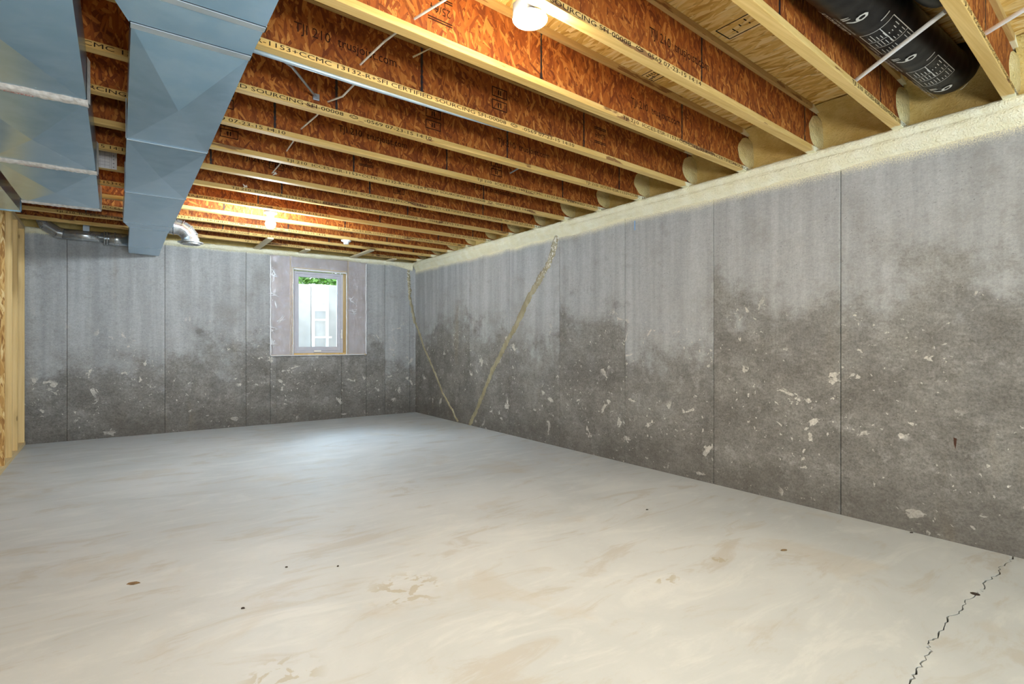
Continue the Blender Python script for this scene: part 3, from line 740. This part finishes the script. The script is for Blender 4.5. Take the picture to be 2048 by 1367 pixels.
d2 = thing('return_duct', 'wide galvanised duct with taped seams at the upper left', 'duct', (0, 0, 0))
def foil_tape(L, R, y, seed, parent):
    rr = random.Random(seed); rows = []
    n = 40
    for q in range(n + 1):
        x = L - .006 + (R - L + .012) * q / n
        w = .045 + .006 * rr.uniform(-1, 1); yc = y + .006 * nz(x * 5, seed)
        rows.append([(x, yc - w, ZB - .002), (x, yc - w * .5, ZB - .008 - .004 * rr.random()), (x, yc, ZB - .010 - .004 * rr.random()), (x, yc + w * .5, ZB - .008 - .004 * rr.random()), (x, yc + w, ZB - .002)])
    o = MB().grid(rows, flip=False).build('foil_tape', M_TAPE, parent)
    rows = [[(R + .003, y - .045, ZB + .19 * k / 6 - .008), (R + .012, y, ZB + .19 * k / 6 - .008), (R + .003, y + .045, ZB + .19 * k / 6 - .008)] for k in range(7)]
    MB().grid(rows).build('tape_flap', M_TAPE, o)
    return o
T_POLY = text_data('POLYKEN', .021, 1.0); T_POLY.materials.append(M_RED)
for k_, (L0, R0, L1, R1, ya, yb, sg) in enumerate([(-.61, -.120, -.61, -.128, .6, 1.75, .03), (-.61, -.128, -.61, -.136, 1.75, 2.94, .030), (-.61, -.136, -.612, -.146, 2.94, 4.12, .030), (-.612, -.146, -.608, -.163, 4.12, 5.28, .030)]):
    duct_section(d2, L0, R0, L1, R1, ya, yb, ZB, ZTD, sg)
    tp = foil_tape(L1, R1, yb - (.03 if k_ == 3 else 0), k_ + 20, d2)
    if k_:
        for xx in ((-.40,) if k_ == 1 else (-.47,)):
            put('printed_lettering', T_POLY, tp, (xx, yb + .012, ZB - .0165), (PI, 0, 0)).rotation_euler = (PI, 0, 0)
# round collar hidden behind the far end
cpts = bez((-.42, 5.27, 2.28), (-.42, 5.5, 2.27), (-.42, 5.62, 2.40), 8)
MB().tube(cpts, .11, 24).build('round_takeoff', M_GALVP, d2, smooth=True)

d3 = thing('branch_duct', 'galvanised duct box end at the left edge above the studs', 'duct', (0, 0, 0))
duct_section(d3, -1.15, -.683, -1.15, -.683, 3.2, 5.80, 2.155, 2.335, .006)
MB().box(-1.155, 5.78, 2.15, -.678, 5.806, 2.156).box(-.684, 5.78, 2.15, -.678, 5.806, 2.335).build('end_flange', M_GALV, d3)

# round pipe at the far left, elbow up between the joist and the wall
pp = thing('round_duct', 'round galvanised duct pipe with elbow at the top left of the far wall', 'pipe', (0, 0, 0))
PY, PZ = 7.615, 2.292
MB().tube([(.0215, PY, PZ - .01), (-.19, PY, PZ - .01)], .072, 28).build('wide_collar', M_GALVP, pp, smooth=True)
ring = MB()
for xx in (-.10, -.17, -.195): ring.tube([(xx - .006, PY, PZ - .01), (xx + .006, PY, PZ - .01)], .079, 28)
ring.build('bead_ring', M_GALVP, pp, smooth=True)
MB().tube([(-.19, PY, PZ), (-.56, PY, PZ)], .058, 28).build('straight_pipe', M_GALVP, pp, smooth=True)
MB().tube([(-.555, PY, PZ), (-.60, PY, PZ + .008)], .060, 24).build('elbow_gore', M_GALVP, pp)
MB().tube([(-.60, PY, PZ + .008), (-.70, PY + .0, PZ + .075)], .060, 24).build('elbow_gore', M_GALVP, pp)
MB().tube([(-.70, PY, PZ + .075), (-.755, PY + .0, PZ + .20)], .060, 24).build('elbow_gore', M_GALVP, pp)
for a, b in (((-.595, PY, PZ + .004), (-.605, PY, PZ + .012)), ((-.695, PY, PZ + .07), (-.704, PY, PZ + .08))):
    MB().tube([a, b], .064, 24).build('seam_ring', M_GALVP, pp)
o = MB().box(-.385, 7.548, 2.335, -.325, 7.56, 2.42).box(-.385, 7.548, 2.42, -.325, 7.70, 2.426).build('pipe_strap', M_STRAP, bevel=.002); tag(o, 'small grey metal hanger strap above the round pipe', 'strap')

# elbow outlet on the right side of the supply duct
eb = thing('duct_elbow', 'shiny segmented elbow bending down from the supply duct side', 'elbow', (0, 0, 0))
EY, EZ, ER = 6.03, 2.215, .072
MB().tube([(.3232, EY, EZ), (.372, EY, EZ)], ER + .004, 28).build('takeoff_collar', M_GALVP, eb, smooth=True)
ring = MB().tube([(.366, EY, EZ), (.374, EY, EZ)], ER + .012, 28); ring.build('bead_ring', M_GALVP, eb)
prev = None; cx, cz, BR = .385, EZ - .125, .125
an = [90, 68, 45, 22, 0]
P = [Vector((cx + BR * math.cos(math.radians(a)), EY, cz + BR * math.sin(math.radians(a)))) for a in an]
P = [Vector((.37, EY, EZ))] + P
for a, b in zip(P[:-1], P[1:]): MB().tube([a, b], ER, 28).build('elbow_gore', M_GALVP, eb, smooth=False)
for p, a in zip(P[1:], an):
    d = Vector((math.sin(math.radians(a)), 0, -math.cos(math.radians(a)))) * .005
    MB().tube([p - d, p + d], ER + .005, 28).build('seam_ring', M_GALVP, eb)
MB().lathe([(.074, .035), (.076, .0), (.108, -.004), (.108, -.012), (.085, -.016), (.085, -.026), (.072, -.028), (.06, -.02), (.001, -.02)], (cx + BR, EY, cz - .01), 32).build('outlet_ring', M_GALVP, eb, smooth=False)

# ------------------------------------------------------------------ ceiling lights
l1 = thing('ceiling_light', 'glowing round flat ceiling light under the near joists', 'light', (1.245, 1.605, 2.340))
MB().lathe([(.001, .0), (.060, .0), (.060, -.004)], n=40).build('housing', M_WHITE, l1, smooth=False)
MB().lathe([(.060, -.003), (.0655, -.006), (.0655, -.008), (.062, -.013), (.050, -.016), (.03, -.018), (.001, -.0185)], n=40).build('lens', M_DISC, l1, smooth=True)
MB().box(-.05, -.035, .002, .05, .045, .06).build('junction_box', M_STRAP, l1, bevel=.004)
l2 = thing('ceiling_light', 'bare glowing bulb in a white lampholder near the window', 'light', (1.127, 5.52, 2.352))
MB().lathe([(.001, .004), (.056, .004), (.060, -.002), (.058, -.010), (.045, -.016), (.034, -.020), (.030, -.046), (.026, -.048)], n=32).build('lampholder', M_WHITE, l2, smooth=True)
MB().lathe([(.020, -.040), (.020, -.058), (.017, -.060)], n=24).build('socket', M_STRAP, l2)
MB().lathe([(.015, -.055), (.018, -.064), (.032, -.078), (.043, -.096), (.046, -.112), (.042, -.131), (.028, -.149), (.012, -.157), (.001, -.158)], n=28).build('bulb', M_BULB, l2, smooth=True)
MB().box(-.05, -.04, .006, .05, .05, .06).build('junction_box', M_STRAP, l2, bevel=.004)
l3 = thing('lampholder', 'small empty white lampholder between joists right of the bulb', 'light', (2.19, 6.50, 2.352))
MB().lathe([(.001, .004), (.056, .004), (.060, -.002), (.058, -.012), (.045, -.018), (.034, -.022), (.030, -.046), (.022, -.048), (.02, -.03), (.001, -.03)], n=28).build('base', M_WHITE, l3, smooth=True)
MB().box(-.05, -.04, .006, .05, .05, .06).build('junction_box', M_STRAP, l3, bevel=.004)

# ------------------------------------------------------------------ wiring, conduit, straps
CBL = [(1.129*.93, 1.80, 2.47), (.955, 1.99, 2.424), (.93, 2.25, 2.44), (.903, 2.485, 2.426), (.93, 2.60, 2.40), (.925, 2.80, 2.40), (.898, 2.971, 2.426), (.905, 3.2, 2.432), (.881, 3.455, 2.429), (.90, 3.7, 2.44), (.909, 3.943, 2.439), (.925, 4.2, 2.425), (.915, 4.427, 2.41), (.90, 4.55, 2.40)]
o = MB().tube([(1.16, 1.30, 2.52), (1.10, 1.55, 2.50)] + CBL, .0048, 8).build('electrical_cable', M_CABLE, smooth=True); tag(o, 'thin white electrical cable threaded through the joist webs', 'cable')
for (x, y, z), lab in [((.93, 4.40, 2.40), 'small loose cable end clip in the bay left of the bulb'), ((.80, 4.885, 2.395), 'frayed cable end tuft closer to the supply duct')]:
    m = MB(); rr = random.Random(int(x * 100))
    for q in range(9):
        p = Vector((x, y, z)); d = Vector((rr.uniform(-1, 1), rr.uniform(-1, .2), rr.uniform(-1, 1))) * .018
        m.tube([p, p + d * .6, p + d], [.0045, .004, .002], 5)
    o = m.build('cable_end', M_CABLE); tag(o, lab, 'cable end')
o = MB().tube([(.20, jy(4, .20) + .060, 2.348), (.9, jy(4, .9) + .060, 2.349), (1.5, jy(4, 1.5) + .060, 2.358), (2.0, jy(4, 2.0) + .064, 2.372)], .0095, 12).build('conduit', M_COND, smooth=True); tag(o, 'blue-grey conduit pipe along the underside of a joist', 'pipe')
st = thing('pipe_hanger', 'grey steel strap slanting from the conduit to the next joist', 'strap', (0, 0, 0))
MB().tube([(.565, 2.495, 2.343), (.62, 2.58, 2.37), (.83, 2.955, 2.43)], .006, 6).build('strap', M_STRAP, st)
MB().box(.815, 2.952, 2.412, .85, 2.966, 2.447).build('plate', M_STRAP, st, bevel=.002)
o = MB().tube([(2.50, 3.13, 2.49), (2.44, 3.40, 2.43)], .006, 8).build('steel_rod', M_STRAP); tag(o, 'short grey steel rod between joists in mid ceiling', 'rod')
o = MB().tube([(1.235, 2.40, 2.575), (1.17, 2.47, 2.54)], [.003, .005], 6).build('wood_sliver', M_BOARD); tag(o, 'pale wood sliver hanging below a joist top flange', 'sliver')

# ------------------------------------------------------------------ flexible duct
FXY, FXZ, FR = .950, 2.532, .109
fd = thing('flexible_duct', 'black printed flexible duct in the joist bay at the upper right', 'duct', (0, 0, 0))
pts = [(1.2 + .025 * q, FXY + .006 * nz(q * .1, 1), FXZ + .004 * nz(q * .13, 2)) for q in range(92)]
pts += bez((3.475, FXY, FXZ), (3.585, FXY - .01, FXZ + .0), (3.61, FXY - .04, FXZ + .115), 10)[1:]
rs = [FR * (1 + .012 * math.sin(q * 1.9) + .015 * nz(q * .35, 4)) for q in range(len(pts))]
MB().tube(pts, rs, 40).build('jacket', M_FLEX, fd, smooth=True)
def wrap(me_or_mb, xc, b0, name):
    if isinstance(me_or_mb, MB): V, F = me_or_mb.v, me_or_mb.f
    else:
        bm = bmesh.new(); bm.from_mesh(me_or_mb); bmesh.ops.triangulate(bm, faces=bm.faces[:])
        for _ in range(2):
            ed = [e for e in bm.edges if e.calc_length() > .012]
            if ed: bmesh.ops.subdivide_edges(bm, edges=ed, cuts=1)
        bm.verts.index_update()
        V = [tuple(v.co) for v in bm.verts]; F = [tuple(v.index for v in f.verts) for f in bm.faces]; bm.free()
    R = FR + .0042; out = []
    for a, b, *_ in V:
        ph = (b + b0) / FR
        out.append((xc - a, FXY + R * math.sin(ph), FXZ - R * math.cos(ph)))
    MB().add(out, F).build(name, M_FLEXINK, fd)
T6 = text_data('6"', .115, .8, 'CENTER'); TS = text_data('Clunductor', .066, .9); TS2 = text_data('INSULATED FLEXIBLE AIR DUCT', .014, 1.0); TF = text_data('FLEXIBLE DUCT', .016, 1.0)
def chart():
    m = MB(); rr = random.Random(2)
    def rect(x0, y0, x1, y1):
        nn = max(1, int(abs(y1 - y0) / .012)); nx = max(1, int(abs(x1 - x0) / .05))
        m.grid([[(x0 + (x1 - x0) * p / nx, y0 + (y1 - y0) * q / nn, 0) for p in range(nx + 1)] for q in range(nn + 1)])
    W_, H_ = .24, .135; w = .0016
    for x in (0, W_): rect(x - w, 0, x + w, H_)
    for yy in (0, H_): rect(0, yy - w, W_, yy + w)
    rect(.085 - w, 0, .085 + w, H_); rect(.15 - w, H_*.45, .15 + w, H_); rect(.085, H_*.45 - w, W_, H_*.45 + w)
    for q in range(9): rect(.012 + .0, .010 + q * .013, .012 + rr.uniform(.02, .06), .0125 + q * .013)
    for q in range(9): rect(.095, .010 + q * .013, .095 + rr.uniform(.01, .05), .0125 + q * .013)
    for q in range(9): rect(.16, .010 + q * .013, .16 + rr.uniform(.01, .07), .0130 + q * .013)
    return m
CH = chart()
for xc in (2.40, 2.93, 3.43):
    wrap(T6, xc, -.050, 'size_print'); wrap(TS, xc + .16, .062, 'brand_print'); wrap(TS2, xc + .15, .044, 'small_print')
    if xc < 3.2: wrap(CH, xc + .41, -.095, 'chart_print'); wrap(TF, xc + .42, .050, 'small_print')
    m = MB(); m.grid([[(.0, -.055 + .01*q, 0), (.006, -.055 + .01*q, 0)] for q in range(5)]); wrap(m, xc + .13, -.04, 'dash_print')
fd2 = MB().tube([(1.5, .755, 2.53)] + bez((2.3, .765, 2.53), (2.78, .765, 2.50), (2.86, .77, 2.64), 12), .050, 24).build('flexible_duct', M_FLEX, smooth=True); tag(fd2, 'smaller plain black flexible duct beside the nearest joist', 'duct')
for a, b, lab in [((2.93, 1.150, 2.402), (2.60, .700, 2.402), 'thin pale steel bar holding up the printed flexible duct'), ((2.985, .665, 2.43), (2.66, .22, 2.41), 'thin pale steel bar at the upper right corner beyond the joist')]:
    o = MB().tube([a, b], .0095, 10).build('support_bar', M_BAR); tag(o, lab, 'bar', 'duct support bars')

# ------------------------------------------------------------------ paper sheet between the ducts
pz = thing('paper_sheet', 'white gridded paper sheet pinned to a joist between the ducts', 'paper', (-.18, jy(9, -.1) - .004, 2.355))
MB().box(0, -.001, 0, .128, 0, .142).build('sheet', M_PAPER, pz)
g = MB()
for q in range(1, 6): g.box(.004, -.0022, .0225 * q, .085, -.0012, .0225 * q + .0012)
for q in (0.004, .03, .058, .085): g.box(q, -.0022, .006, q + .0012, -.0012, .136)
for q in range(5): g.box(.104, -.0022, .012 + .027 * q, .113, -.0012, .018 + .027 * q)
g.box(.094, -.0022, .0, .0955, -.0012, .142)
g.build('printed_grid', M_GREY, pz)

# ------------------------------------------------------------------ bits on the floor
def chip(x, y, rx, ry, a, mat, lab, h=.004):
    rr = random.Random(int(x * 1000)); n = 14; top, bot = [], []
    for q in range(n):
        an = 2 * PI * q / n; r = 1 + rr.uniform(-.18, .18)
        u, v = rx * r * math.cos(an), ry * r * math.sin(an)
        top.append((u * .8 * math.cos(a) - v * .8 * math.sin(a), u * .8 * math.sin(a) + v * .8 * math.cos(a), h)); bot.append((u * math.cos(a) - v * math.sin(a), u * math.sin(a) + v * math.cos(a), 0))
    m = MB().grid([bot, top], close=True); m.f.append(tuple(range(n, 2 * n)))
    o = m.build('debris', mat); o.location = (x, y, .0003); tag(o, lab, 'debris', 'bits on the concrete floor')
M_CHIP = plain('brown_chip', (.16, .10, .045), .9, var=.3, scale=60)
M_CHIPD = plain('dark_chip', (.03, .022, .018), .9)
def px(u, v):
    a = (u - 1024) / 1068.4; s, c = math.sin(math.radians(35.867)), math.cos(math.radians(35.867)); t_ = 1.108 / ((v - 683.5) / 1068.4)
    return (s + a * c) * t_, (c - a * s) * t_
for u, v, rx, ry, mat, lab in [(268, 1166, .028, .014, M_CHIP, 'flat oval brown chip on the floor at the left'), (486, 1216, .008, .005, M_CHIPD, 'tiny dark chip on the floor below the brown stains'), (573, 1134, .007, .005, M_CHIPD, 'tiny dark crumb left of the brown stains'), (676, 1132, .006, .005, M_CHIPD, 'tiny dark crumb right of the brown stains'), (1294, 1019, .009, .006, M_CHIPD, 'tiny dark crumb on the floor toward the right wall'), (1568, 1100, .018, .008, M_CHIP, 'tan wood flake on the floor near the right wall'), (1823, 1065, .010, .006, M_CHIPD, 'dark crumb against the foot of the right wall')]:
    x, y = px(u, v); chip(x, y, rx, ry, -.5, mat, lab)
